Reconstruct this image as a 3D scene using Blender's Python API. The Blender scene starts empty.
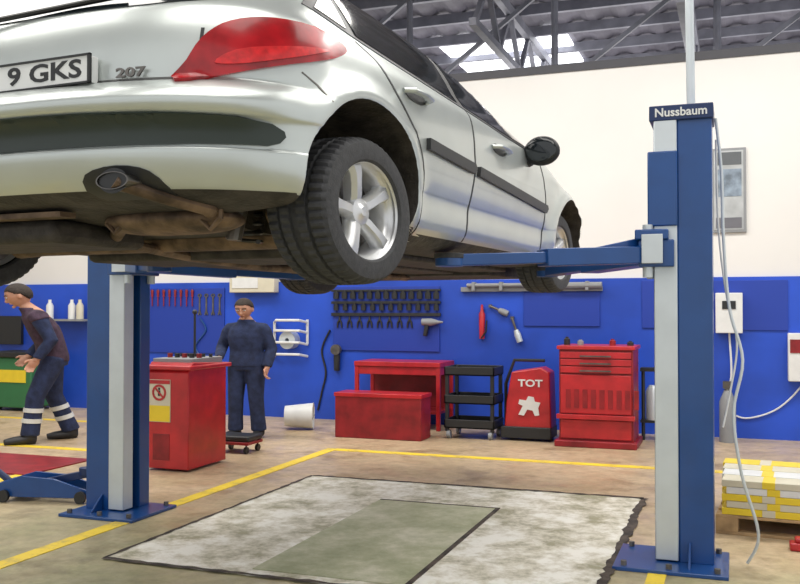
import bpy,bmesh,math,random
import numpy as np
from mathutils import Vector,Matrix,Euler
from mathutils.bvhtree import BVHTree
from mathutils.geometry import delaunay_2d_cdt
random.seed(4)
sc=bpy.context.scene
COL=sc.collection
sc.view_settings.view_transform='Standard'
PI=math.pi

# ------------------------------------------------------------ materials
def mat(name,c,rough=.5,metal=0,var=0,scale=8,bump=0,coat=0,emit=None,c2=None,detail=4,bscale=None,spec=None):
    m=bpy.data.materials.new(name);m.use_nodes=True
    nt=m.node_tree;b=nt.nodes['Principled BSDF']
    b.inputs['Base Color'].default_value=(*c,1)
    b.inputs['Roughness'].default_value=rough
    b.inputs['Metallic'].default_value=metal
    b.inputs['Coat Weight'].default_value=coat
    b.inputs['Coat Roughness'].default_value=.08
    if spec is not None:b.inputs['Specular IOR Level'].default_value=spec
    if emit:
        b.inputs['Emission Color'].default_value=(*emit[0],1);b.inputs['Emission Strength'].default_value=emit[1]
    tc=nt.nodes.new('ShaderNodeTexCoord')
    if True:
        n=nt.nodes.new('ShaderNodeTexNoise');n.inputs['Scale'].default_value=scale;n.inputs['Detail'].default_value=detail
        nt.links.new(tc.outputs['Object'],n.inputs['Vector'])
        r=nt.nodes.new('ShaderNodeValToRGB')
        v=var if var else .04
        a=tuple(max(0,x*(1-v)) for x in c);d=c2 if c2 else tuple(min(1,x*(1+v)) for x in c)
        r.color_ramp.elements[0].position=.35;r.color_ramp.elements[1].position=.65
        r.color_ramp.elements[0].color=(*a,1);r.color_ramp.elements[1].color=(*d,1)
        nt.links.new(n.outputs['Fac'],r.inputs['Fac']);nt.links.new(r.outputs['Color'],b.inputs['Base Color'])
    if bump:
        n2=nt.nodes.new('ShaderNodeTexNoise');n2.inputs['Scale'].default_value=bscale or scale*4
        nt.links.new(tc.outputs['Object'],n2.inputs['Vector'])
        bp=nt.nodes.new('ShaderNodeBump');bp.inputs['Strength'].default_value=bump;bp.inputs['Distance'].default_value=.01
        nt.links.new(n2.outputs['Fac'],bp.inputs['Height']);nt.links.new(bp.outputs['Normal'],b.inputs['Normal'])
    return m
m_paint=mat('silver_paint',(.54,.58,.56),.32,.55,coat=.4,scale=3)
m_under=mat('underbody',(.036,.031,.027),.7,0,.5,12,.5)
m_glass=mat('dark_glass',(.008,.012,.014),.05,0,coat=.4)
m_black=mat('black_plastic',(.018,.019,.02),.45)
m_strip=mat('bumper_strip',(.022,.034,.028),.35)
m_rubber=mat('rubber',(.038,.039,.042),.75,0,.2,30,.2)
m_rim=mat('alloy',(.66,.67,.68),.32,.6)
m_lens=mat('red_lens',(.33,.004,.008),.22,0,.3,10,coat=.25)
m_lens2=mat('red_lens_bright',(.55,.013,.015),.3,0,.25,30,coat=.2)
m_plate=mat('plate_white',(.72,.73,.71),.4)
m_chrome=mat('chrome',(.16,.15,.14),.35,1)
m_steel=mat('dark_steel',(.16,.15,.14),.5,.7,.3,10)
m_rust=mat('rusty_steel',(.15,.10,.065),.65,.35,.55,9,.4)
m_blue=mat('lift_blue',(.005,.058,.23),.34,0,.08,5,coat=.3)
m_blued=mat('blue_dark',(.006,.025,.10),.4)
m_galv=mat('galvanised',(.60,.65,.68),.38,.35,.04,6)
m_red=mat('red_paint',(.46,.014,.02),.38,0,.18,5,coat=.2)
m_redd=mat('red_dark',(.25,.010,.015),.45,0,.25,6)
m_white=mat('white_plastic',(.72,.73,.72),.45)
m_grey=mat('grey',(.25,.26,.27),.5)
m_yel=mat('yellow',(.80,.60,.03),.5)
m_green=mat('green',(.03,.16,.06),.5)
m_navy=mat('navy_cloth',(.016,.026,.072),.9,0,.3,14,.4)
m_vest=mat('plum_cloth',(.050,.028,.048),.9,0,.3,14,.4)
m_skin=mat('skin',(.52,.27,.18),.55)
m_hair=mat('dark_hair',(.03,.02,.015),.7,0,.3,60,.6)
m_boot=mat('boots',(.015,.015,.017),.5)
m_refl=mat('reflective_band',(.62,.64,.62),.35)
m_wood=mat('pallet_wood',(.42,.28,.14),.75,0,.3,7,.3)
m_cream=mat('cream',(.62,.58,.45),.6)

# ------------------------------------------------------------ mesh tools
class MB:
    def __init__(s): s.v=[];s.f=[];s.m=[]
    def add(s,vs,fs,mi=0):
        o=len(s.v);s.v+=[tuple(v) for v in vs];s.f+=[tuple(i+o for i in f) for f in fs];s.m+=[mi]*len(fs);return s
    def box(s,x0,x1,y0,y1,z0,z1,mi=0,M=None):
        vs=[Vector((x,y,z)) for z in(z0,z1) for y in(y0,y1) for x in(x0,x1)]
        if M: vs=[M@v for v in vs]
        return s.add(vs,[(0,2,3,1),(4,5,7,6),(0,1,5,4),(2,6,7,3),(0,4,6,2),(1,3,7,5)],mi)
    def bar(s,p0,p1,w,h,mi=0,up=(0,0,1)):
        p0=Vector(p0);p1=Vector(p1);d=(p1-p0).normalized();u=Vector(up)
        if abs(d.dot(u))>.98:u=Vector((0,1,0))
        a=d.cross(u).normalized();b=a.cross(d).normalized()
        vs=[p+a*(i*w/2)+b*(j*h/2) for p in(p0,p1) for i,j in((-1,-1),(1,-1),(1,1),(-1,1))]
        return s.add(vs,[(0,1,2,3),(7,6,5,4),(0,4,5,1),(1,5,6,2),(2,6,7,3),(3,7,4,0)],mi)
    def tube(s,pts,r,n=8,mi=0,cap=True):
        pts=[Vector(p) for p in pts];N=len(pts)
        rs=r if isinstance(r,(list,tuple)) else [r]*N
        t=[(pts[min(i+1,N-1)]-pts[max(i-1,0)]).normalized() for i in range(N)]
        u=t[0].orthogonal().normalized();vs=[]
        for i in range(N):
            u=(u-t[i]*u.dot(t[i])).normalized();w=t[i].cross(u)
            for k in range(n):
                a=2*PI*k/n;vs.append(pts[i]+(u*math.cos(a)+w*math.sin(a))*rs[i])
        fs=[(i*n+k,i*n+(k+1)%n,(i+1)*n+(k+1)%n,(i+1)*n+k) for i in range(N-1) for k in range(n)]
        if cap: fs+=[tuple(range(n))[::-1],tuple(range((N-1)*n,N*n))]
        return s.add(vs,fs,mi)
    def cyl(s,p0,p1,r,r1=None,n=20,mi=0): return s.tube([p0,p1],[r,r if r1 is None else r1],n,mi)
    def sph(s,c,r,mi=0,nu=20,nv=12):
        if not isinstance(r,(tuple,list)): r=(r,r,r)
        vs=[(c[0],c[1],c[2]+r[2])];
        for i in range(1,nv):
            a=PI*i/nv
            for k in range(nu):
                b=2*PI*k/nu;vs.append((c[0]+r[0]*math.sin(a)*math.cos(b),c[1]+r[1]*math.sin(a)*math.sin(b),c[2]+r[2]*math.cos(a)))
        vs.append((c[0],c[1],c[2]-r[2]))
        fs=[(0,1+k,1+(k+1)%nu) for k in range(nu)]
        for i in range(nv-2):
            for k in range(nu):
                a=1+i*nu+k;b=1+i*nu+(k+1)%nu;fs.append((a,a+nu,b+nu,b))
        e=len(vs)-1;o=1+(nv-2)*nu
        fs+=[(e,o+(k+1)%nu,o+k) for k in range(nu)]
        return s.add(vs,fs,mi)
    def prism(s,poly,axis,a,b,mi=0):
        def P(p,h): return (h,p[0],p[1]) if axis=='x' else (p[0],h,p[1]) if axis=='y' else (p[0],p[1],h)
        n=len(poly)
        vs=[P(p,a) for p in poly]+[P(p,b) for p in poly]
        fs=[tuple(range(n))[::-1],tuple(range(n,2*n))]+[(i,(i+1)%n,(i+1)%n+n,i+n) for i in range(n)]
        return s.add(vs,fs,mi)
    def lathe(s,prof,axis='z',c=(0,0,0),n=32,mi=0,mod=None,closed=False):
        c=Vector(c);vs=[];m=len(prof)
        for k in range(n):
            a=2*PI*k/n
            for j,(r,h) in enumerate(prof):
                if mod: r=r+mod(k,j)
                x,y=r*math.cos(a),r*math.sin(a)
                vs.append(c+(Vector((x,y,h)) if axis=='z' else Vector((h,x,y)) if axis=='x' else Vector((x,h,y))))
        fs=[]
        for k in range(n):
            for j in range(m if closed else m-1):
                j2=(j+1)%m;k2=(k+1)%n
                fs.append((k*m+j,k2*m+j,k2*m+j2,k*m+j2))
        return s.add(vs,fs,mi)
    def scale(s,k,i0=0):
        s.v=s.v[:i0]+[(x*k[0],y*k[1],z*k[2]) for x,y,z in s.v[i0:]];return s
    def xf(s,M,i0=0):
        s.v=s.v[:i0]+[tuple(M@Vector(v)) for v in s.v[i0:]];return s
    def obj(s,name,mats,parent=None,bevel=0,smooth=True,loc=(0,0,0),rot=0,ang=35,seg=2):
        me=bpy.data.meshes.new(name);me.from_pydata(s.v,[],s.f)
        if not isinstance(mats,(list,tuple)): mats=[mats]
        for m in mats: me.materials.append(m)
        me.polygons.foreach_set('material_index',s.m)
        bm=bmesh.new();bm.from_mesh(me);bmesh.ops.recalc_face_normals(bm,faces=bm.faces);bm.to_mesh(me);bm.free()
        if smooth: me.shade_smooth();me.set_sharp_from_angle(angle=math.radians(ang))
        ob=bpy.data.objects.new(name,me);COL.objects.link(ob)
        ob.location=loc;ob.rotation_euler=(0,0,rot)
        if parent: ob.parent=parent
        if bevel:
            b=ob.modifiers.new('bevel','BEVEL');b.width=bevel;b.segments=seg;b.limit_method='ANGLE';b.angle_limit=math.radians(40);b.harden_normals=False
        return ob
def tag(ob,label,cat,group=None):
    ob['label']=label;ob['category']=cat
    if group: ob['group']=group
    return ob
def thing(name,label,cat,loc=(0,0,0),rot=0,group=None):
    e=bpy.data.objects.new(name,None);COL.objects.link(e);e.location=loc;e.rotation_euler=(0,0,rot);e.empty_display_size=.2
    return tag(e,label,cat,group)
def struct(ob): ob['kind']='structure';return ob
def copy_tree(src,loc,rot=None):
    n=src.copy();COL.objects.link(n);n.location=loc
    if rot is not None:n.rotation_euler=(0,0,rot)
    for ch in [o for o in bpy.data.objects if o.parent==src]:
        k=ch.copy();COL.objects.link(k);k.parent=n
    return n
def text(name,s,size,m,parent,M,extrude=.002,xs=1,align='CENTER',bold=0):
    c=bpy.data.curves.new(name,'FONT');c.body=s;c.size=size;c.extrude=extrude;c.align_x=align;c.align_y='CENTER';c.resolution_u=3;c.offset=bold
    o=bpy.data.objects.new(name+'_t',c);COL.objects.link(o)
    dg=bpy.context.evaluated_depsgraph_get();me=bpy.data.meshes.new_from_object(o.evaluated_get(dg))
    bpy.data.objects.remove(o)
    me.transform(M@Matrix.Diagonal((xs,1,1,1)));me.materials.clear();me.materials.append(m)
    ob=bpy.data.objects.new(name,me);COL.objects.link(ob)
    if parent: ob.parent=parent
    return ob
RX=Matrix.Rotation(PI/2,4,'X')   # text upright facing -Y
# pixel helpers: floor / wall-plane positions projected from image coordinates (camera at 1.5 m, yaw 20.1 deg)
def G(u,v):
    D=1372.5/(v-308);S=(u-400)/915*D
    return Vector((-.3437*D+.9391*S,.9391*D+.3437*S,0))
def W(u,v,Y=11.2):
    c=.9391+.3437*(u-400)/915;D=Y/c
    return Vector((D*(-.3437+.9391*(u-400)/915),Y,1.5-(v-308)/915*D))

# ------------------------------------------------------------ camera + world
cam=bpy.data.cameras.new('camera');co=bpy.data.objects.new('camera',cam);COL.objects.link(co)
cam.sensor_width=36;cam.lens=915/800*36
co.location=(0,0,1.5);co.rotation_euler=(math.radians(91.0),0,math.radians(20.1));sc.camera=co
wd=bpy.data.worlds.new('w');sc.world=wd;wd.use_nodes=True
wd.node_tree.nodes['Background'].inputs[0].default_value=(.97,.98,1,1)
wd.node_tree.nodes['Background'].inputs[1].default_value=.95
def area(loc,rot,sx,sy,e,c=(1,.97,.92)):  # unseen area lamps added to light the workshop, no fixtures modelled
    l=bpy.data.lights.new('fill_light','AREA');l.shape='RECTANGLE';l.size=sx;l.size_y=sy;l.energy=e;l.color=c
    o=bpy.data.objects.new('fill_light',l);COL.objects.link(o);o.location=loc;o.rotation_euler=rot
area((-6,3,6),(0,0,0),4,5,240)
area((-1,1.5,6),(0,0,0),4,4,190)
area((-2,8.2,5.9),(0,0,0),9,1.2,340)
area((1.5,6.5,5.5),(0,0,0),3,5,170)
area((-8,8,5.9),(0,0,0),4,3,220)
area((-3,16,4.6),(PI,0,0),10,5,260)  # added lamp facing upward, brightens the roof beyond the partition

# ------------------------------------------------------------ room
def floor_mat():
    m=bpy.data.materials.new('workshop_floor');m.use_nodes=True;nt=m.node_tree;b=nt.nodes['Principled BSDF']
    tc=nt.nodes.new('ShaderNodeTexCoord')
    def noise(s,d=6,ro=.65):
        n=nt.nodes.new('ShaderNodeTexNoise');n.inputs['Scale'].default_value=s;n.inputs['Detail'].default_value=d;n.inputs['Roughness'].default_value=ro
        nt.links.new(tc.outputs['Object'],n.inputs['Vector']);return n
    def ramp(src,cols):
        r=nt.nodes.new('ShaderNodeValToRGB');e=r.color_ramp.elements
        e[0].position,e[0].color=cols[0][0],(*cols[0][1],1);e[1].position,e[1].color=cols[-1][0],(*cols[-1][1],1)
        for p,c in cols[1:-1]:
            k=e.new(p);k.color=(*c,1)
        nt.links.new(src,r.inputs['Fac']);return r
    def mul(a,bb,f):
        mx=nt.nodes.new('ShaderNodeMix');mx.data_type='RGBA';mx.blend_type='MULTIPLY';mx.inputs['Factor'].default_value=f
        nt.links.new(a,mx.inputs['A']);nt.links.new(bb,mx.inputs['B']);return mx.outputs['Result']
    a=ramp(noise(.6).outputs['Fac'],[(.3,(.44,.34,.20)),(.5,(.58,.44,.28)),(.7,(.68,.52,.35))])
    gr=ramp(noise(1.1,9).outputs['Fac'],[(.35,(.33,.33,.16)),(.65,(.52,.45,.27))])
    sep=nt.nodes.new('ShaderNodeSeparateXYZ');nt.links.new(tc.outputs['Object'],sep.inputs[0])
    add=nt.nodes.new('ShaderNodeMath');add.operation='ADD';nt.links.new(sep.outputs['Y'],add.inputs[0])
    nn=nt.nodes.new('ShaderNodeMath');nn.operation='MULTIPLY';nn.inputs[1].default_value=5;nt.links.new(noise(.8,8).outputs['Fac'],nn.inputs[0]);nt.links.new(nn.outputs[0],add.inputs[1])
    mr=nt.nodes.new('ShaderNodeMapRange');mr.inputs['From Min'].default_value=6.8;mr.inputs['From Max'].default_value=9.2;nt.links.new(add.outputs[0],mr.inputs['Value'])
    mg=nt.nodes.new('ShaderNodeMix');mg.data_type='RGBA';nt.links.new(mr.outputs['Result'],mg.inputs['Factor']);nt.links.new(gr.outputs['Color'],mg.inputs['A']);nt.links.new(a.outputs['Color'],mg.inputs['B'])
    g=ramp(noise(9,10,.75).outputs['Fac'],[(.35,(.62,.60,.58)),(.6,(1,1,1))])
    x=mul(mg.outputs['Result'],g.outputs['Color'],.8)
    st=ramp(noise(1.7,8).outputs['Fac'],[(.53,(1,1,1)),(.68,(.52,.46,.38))])
    x=mul(x,st.outputs['Color'],.85)
    sp=ramp(noise(26,4).outputs['Fac'],[(.66,(1,1,1)),(.74,(.35,.32,.3))])
    x=mul(x,sp.outputs['Color'],.5)
    nt.links.new(x,b.inputs['Base Color'])
    rr=ramp(noise(3).outputs['Fac'],[(.35,(.28,.28,.28)),(.7,(.6,.6,.6))]);nt.links.new(rr.outputs['Color'],b.inputs['Roughness'])
    return m
def worn_mat(name,c1,c2,c3,s=2.2,lo=.36,hi=.62,bump=0):
    m=bpy.data.materials.new(name);m.use_nodes=True;nt=m.node_tree;b=nt.nodes['Principled BSDF']
    tc=nt.nodes.new('ShaderNodeTexCoord');n=nt.nodes.new('ShaderNodeTexNoise');n.inputs['Scale'].default_value=s;n.inputs['Detail'].default_value=11;n.inputs['Roughness'].default_value=.74
    nt.links.new(tc.outputs['Object'],n.inputs['Vector'])
    r=nt.nodes.new('ShaderNodeValToRGB');e=r.color_ramp.elements
    e[0].position=lo;e[0].color=(*c1,1);e[1].position=hi;e[1].color=(*c3,1);k=e.new((lo+hi)/2);k.color=(*c2,1)
    nt.links.new(n.outputs['Fac'],r.inputs['Fac']);nt.links.new(r.outputs['Color'],b.inputs['Base Color']);b.inputs['Roughness'].default_value=.55
    if bump:
        bp=nt.nodes.new('ShaderNodeBump');bp.inputs['Strength'].default_value=bump;bp.inputs['Distance'].default_value=.02
        nt.links.new(n.outputs['Fac'],bp.inputs['Height']);nt.links.new(bp.outputs['Normal'],b.inputs['Normal'])
    return m
m_floor=floor_mat()
m_line=worn_mat('yellow_line_paint',(.55,.42,.10),(.86,.62,.03),(.92,.68,.05),5)
struct(MB().box(-14,5,-3,20,-.1,0).obj('floor',m_floor,smooth=False))
m_wallw=mat('wall_white',(.76,.745,.72),.8,0,.03,.7)
m_wallb=mat('wall_blue',(.014,.070,.50),.45,0,.18,1.2)
struct(MB().box(-14,5,11.3,11.45,1.86,4.42).obj('wall_back',m_wallw,smooth=False))
struct(MB().box(-14,5,11.27,11.45,0,1.86).obj('wall_back_lower',m_wallb,smooth=False))
struct(MB().box(-14.2,-14,-3,20,0,6.4).obj('wall_left',m_wallw,smooth=False))
m_roof=mat('roof_sheet',(.11,.105,.135),.6,0,.25,2)
m_beam=mat('roof_steel',(.22,.225,.27),.5,.2,.2,3)
m_beamd=mat('roof_steel_dark',(.06,.06,.07),.6)
rf=MB()
xs=np.arange(-14,6,.125)
vs=[];fs=[]
for i,x in enumerate(xs):
    z=6.3+(.03 if i%4 in(0,1) else -.02)
    vs+=[(x,-3,z),(x,24,z)]
for i in range(len(xs)-1): fs.append((2*i,2*i+1,2*i+3,2*i+2))
rf.add(vs,fs);struct(rf.obj('ceiling',m_roof,smooth=False))
struct(MB().box(-14,5,24,24.2,0,6.3).obj('wall_far',m_roof,smooth=False))
tn=0
for y in np.arange(11.9,23.5,1.15):
    struct(MB().box(-14,5,y-.04,y+.04,6.12,6.28).obj('trim_%d'%tn,m_beam,smooth=False));tn+=1
for x in (-11,-8.4,-5.8,-3.2,-.6,2.0):
    b=MB().box(x-.05,x+.05,11.5,24,5.95,6.1).box(x-.05,x+.05,11.5,24,5.2,5.3)
    for k in range(9):
        y0=11.6+k*1.35;b.bar((x,y0,5.25),(x,y0+.67,6.0),.07,.07);b.bar((x,y0+.67,6.0),(x,y0+1.35,5.25),.07,.07)
    struct(b.obj('trim_%d'%tn,m_beam,smooth=False));tn+=1
struct(MB().box(-14,5,11.28,11.47,4.42,4.52).obj('trim_%d'%tn,m_beamd,smooth=False));tn+=1
b=MB()
for k in range(7):
    x=-9+k*2.2;b.bar((x,13,4.6),(x+2.2,13,6.2),.06,.06);b.cyl((x,13,4.2),(x,13,6.3),.05,n=8)
struct(b.obj('trim_%d'%tn,m_beam,smooth=False));tn+=1
m_sky=mat('skylight_panel',(.8,.8,.8),.5,emit=((.95,.97,1),3.2))
struct(MB().box(-5.0,-2.7,15.6,18.4,6.22,6.26).obj('window_1',m_sky,smooth=False))

# painted lines
def line(x0,x1,y0,y1):
    global tn
    struct(MB().box(x0,x1,y0,y1,.0,.004).obj('trim_%d'%tn,m_line,smooth=False));tn+=1
line(-4.09,-3.97,1.5,8.95)
line(-3.97,.6,8.83,8.95)
line(-.47,-.37,1.5,8.83)
line(-6.08,-5.96,1.5,8.0)
line(-9.5,-5.96,7.9,8.02)
line(-11,-6.2,9.9,10.0)
# inspection pit cover
m_slab=worn_mat('worn_concrete',(.36,.34,.22),(.68,.64,.52),(.92,.90,.82),2.4,.40,.58,.5)
m_slab2=worn_mat('green_concrete',(.30,.32,.18),(.43,.44,.28),(.62,.60,.46),1.8,.36,.62,.4)
m_frame=mat('pit_frame',(.06,.045,.035),.8,0,.6,8,.5)
pit=thing('pit_cover','worn white and green concrete pit cover set in floor','pit cover',(-2.08,5.9,0))
px0,px1,py0,py1=-3.55,-.68,4.55,7.42
lx=lambda x:x+2.08
ly=lambda y:y-5.9
MB().box(lx(px0),lx(px1),ly(py0),ly(py1),.001,.006).obj('concrete_slab',m_slab,pit,smooth=False)
f=MB()
def ragged(x0,y0,x1,y1,w):
    # broken, uneven dark gap along one edge of the slab
    d=Vector((x1-x0,y1-y0));L_=d.length;d/=L_;nrm=Vector((-d.y,d.x));n=int(L_/.06);up=[];dn=[]
    for i in range(n+1):
        p=Vector((x0,y0))+d*L_*i/n
        up.append(p+nrm*w*random.uniform(.35,1.2));dn.append(p-nrm*w*random.uniform(.35,1.2))
    vs=[(p.x,p.y,.009) for p in up]+[(p.x,p.y,.009) for p in dn]
    f.add(vs,[(i,i+1,n+2+i,n+1+i) for i in range(n)])
ragged(lx(px0),ly(py0),lx(px0),ly(py1),.018)
ragged(lx(px0),ly(py1),lx(px1),ly(py1),.028)
ragged(lx(px1),ly(py0),lx(px1),ly(py1),.038)
ragged(lx(px0),ly(py0),lx(px1),ly(py0),.025)
f.obj('edge_gap',m_frame,pit,smooth=False)
MB().box(lx(-2.60),lx(-1.68),ly(4.65),ly(6.66),.006,.011).box(lx(-1.68),lx(-1.65),ly(4.65),ly(6.68),.006,.012,1).box(lx(-2.6),lx(-1.65),ly(6.655),ly(6.68),.006,.012,1).obj('centre_plate',[m_slab2,m_frame],pit,smooth=False)

# ------------------------------------------------------------ CAR
K=1.43
car=thing('car','silver five-door hatchback raised on blue two-post lift','car',(-2.672,3.62,1.6),math.radians(-3.5))
rows=[(.205,.30,2.9,.60,.3,.3),(.215,.25,2.95,.74,.3,.3),(.245,-.18,3.15,.80,.35,.4),(.282,-.50,3.24,.83,.42,.5),(.31,-.60,3.26,.842,.46,.6),(.338,-.64,3.28,.85,.48,.6),(.39,-.665,3.31,.86,.50,.65),(.455,-.68,3.32,.863,.52,.7),(.475,-.665,3.32,.865,.52,.7),(.56,-.68,3.33,.868,.52,.7),(.585,-.715,3.33,.87,.53,.7),(.625,-.725,3.32,.873,.53,.7),(.665,-.70,3.28,.875,.52,.75),(.70,-.655,3.25,.875,.50,.75),(.715,-.632,3.2,.875,.48,.75),(.75,-.63,3.15,.873,.47,.75),(.82,-.625,2.98,.87,.46,.75),(.90,-.615,2.72,.862,.45,.7),(.96,-.60,2.42,.85,.43,.55),(1.0,-.58,2.16,.83,.4,.45),(1.06,-.53,1.98,.795,.38,.42),(1.15,-.46,1.75,.76,.36,.4),(1.25,-.385,1.5,.715,.34,.38),(1.34,-.31,1.24,.66,.32,.36),(1.40,-.23,1.02,.60,.3,.34),(1.44,-.1,.78,.5,.26,.3),(1.465,.12,.5,.32,.15,.15),(1.47,.3,.35,.05,.02,.02)]
def cr(rows,sub=4):
    R=np.array(rows);out=[];n=len(R)
    for i in range(n-1):
        p0=R[max(i-1,0)];p1=R[i];p2=R[i+1];p3=R[min(i+2,n-1)]
        for s in range(sub):
            t=s/sub
            out.append(.5*((2*p1)+(-p0+p2)*t+(2*p0-5*p1+4*p2-p3)*t*t+(-p0+3*p1-3*p2+p3)*t**3))
    out.append(R[-1]);return out
AR=((0.0,.40,.36),(2.54,.38,.36))
def outline(r,f,hw,Lr,Lf,z):
    pts=[];n=2.9
    for i in range(24):
        a=PI/2*i/24
        pts.append((hw*math.sin(a)**(2/n)if i else 0, r+Lr*(1-math.cos(a)**(2/n))))
    for i in range(80):
        y=(r+Lr)+(f-Lf-r-Lr)*i/80
        pts.append((hw,y))
    n=2.4
    for i in range(21):
        a=PI/2*(1-i/20);c=max(math.cos(a),0)
        pts.append((hw*max(math.sin(a),0)**(2/n), f-Lf*(1-c**(2/n))))
    q=[]
    for x,y in pts:
        for (cy,cz,cr_) in AR:
            d=math.hypot(y-cy,z-cz)
            if z<.95 and x>.5: x+=.022*math.exp(-((d-cr_-.02)/.05)**2)
        if .3<y<2.2 and x>.7 and z<.95:
            x-=.018*math.exp(-((z-.42)/.10)**2)*min(1,(y-.3)/.2,(2.2-y)/.2)
        q.append((x,y))
    return q
verts=[];faces=[]
L=cr(rows)
for (z,r,f_,hw,Lr,Lf) in L:
    o=outline(r,f_,hw,Lr,Lf,z)
    verts+=[(x,y,z) for x,y in o]+[(-x,y,z) for x,y in o[-2:0:-1]]
M_=len(verts)//len(L)
for i in range(len(L)-1):
    for j in range(M_):
        a=i*M_+j;b=i*M_+(j+1)%M_
        faces.append((a,b,b+M_,a+M_))
faces.append(tuple(range(M_))[::-1]);faces.append(tuple(range((len(L)-1)*M_,len(L)*M_)))
BV=BVHTree.FromPolygons([Vector(v) for v in verts],faces)
me=bpy.data.meshes.new('body_shell');me.from_pydata(verts,[],faces);me.materials.append(m_paint);me.materials.append(m_under)
bm=bmesh.new();bm.from_mesh(me);bmesh.ops.recalc_face_normals(bm,faces=bm.faces)
for f in bm.faces:
    cz=f.calc_center_median().z
    if f.normal.z<-.6 and cz<.325: f.material_index=1
bm.to_mesh(me);bm.free()
body=bpy.data.objects.new('body_shell',me);COL.objects.link(body)
cut=[]
for cy,cz,rr in AR:
    for sx in(-1,1):
        c=MB();c.cyl((sx*.50,cy,cz),(sx*1.1,cy,cz),rr,n=48)
        o=c.obj('cut',m_under);cut.append(o)
        bo=body.modifiers.new('b','BOOLEAN');bo.object=o;bo.operation='DIFFERENCE';bo.solver='EXACT'
        try: bo.material_mode='TRANSFER'
        except Exception: pass
dg=bpy.context.evaluated_depsgraph_get()
nm=bpy.data.meshes.new_from_object(body.evaluated_get(dg))
body.modifiers.clear();body.data=nm
for o in cut: bpy.data.objects.remove(o)
nm.transform(Matrix.Diagonal((K,K,1,1)))
nm.shade_smooth();nm.set_sharp_from_angle(angle=math.radians(40))
body.parent=car
def carobj(mb,name,mats,parent=car,**k):
    mb.scale((K,K,1));return mb.obj(name,mats,parent,**k)
def hit(o,d):
    h=BV.ray_cast(Vector(o),Vector(d))
    return (h[0],h[1]) if h[0] else (None,None)
def smooth_poly(p,sub=4):
    n=len(p);out=[]
    P=[np.array(a,float) for a in p]
    for i in range(n):
        p0,p1,p2,p3=P[i-1],P[i],P[(i+1)%n],P[(i+2)%n]
        for s in range(sub):
            t=s/sub;out.append(tuple(.5*((2*p1)+(-p0+p2)*t+(2*p0-5*p1+4*p2-p3)*t*t+(-p0+3*p1-3*p2+p3)*t**3)))
    return out
def patch(name,poly,mode,off,m,parent=car,sg=1,res=.03,label=None):
    dens=[]
    n=len(poly)
    for i in range(n):
        a=Vector(poly[i]);b=Vector(poly[(i+1)%n]);k=max(1,int((b-a).length/res))
        for j in range(k): dens.append(a.lerp(b,j/k))
    xs=[p[0] for p in dens];zs=[p[1] for p in dens]
    pts=list(dens)
    x=min(xs)+res*.5
    while x<max(xs):
        z=min(zs)+res*.5
        while z<max(zs): pts.append(Vector((x+.0013*math.sin(z*91),z+.0011*math.cos(x*77))));z+=res
        x+=res
    r=delaunay_2d_cdt(pts,[],[list(range(len(dens)))],1,1e-5)
    V=[]
    for i,p in enumerate(r[0]):
        if mode=='side': o=(3*sg,p[0],p[1]);d=(-sg,0,0)
        elif mode=='rear': o=(p[0],-3,p[1]);d=(0,1,0)
        else:
            s=p[0]/math.sqrt(2);o=(sg*(s+2),s-2,p[1]);d=(-sg*.7071,.7071,0)
        h,nn=hit(o,d)
        if h is None: h=Vector(o)+Vector(d)*2.5;nn=-Vector(d)
        if nn.dot(Vector(d))>0: nn=-nn
        V.append((h,nn))
    nV=len(V)
    vs=[h+nn*off for h,nn in V]+[h-nn*.004 for h,nn in V]
    F=[tuple(f) for f in r[2]]
    fs=list(F)+[tuple(i+nV for i in f[::-1]) for f in F]
    ec={}
    for f in F:
        for a,b in zip(f,f[1:]+f[:1]): ec[(a,b)]=1
    for (a,b) in ec:
        if (b,a) not in ec: fs.append((b,a,a+nV,b+nV))
    mb=MB();mb.add(vs,fs)
    ob=carobj(mb,name,m,parent,ang=30)
    if label:ob['label']=label
    return ob
def ribbon(pts,w):
    L_=[];R_=[]
    P=[Vector(p) for p in pts]
    for i,p in enumerate(P):
        t=(P[min(i+1,len(P)-1)]-P[max(i-1,0)]).normalized();nn=Vector((-t.y,t.x))
        L_.append(p+nn*w/2);R_.append(p-nn*w/2)
    return L_+R_[::-1]
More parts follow.
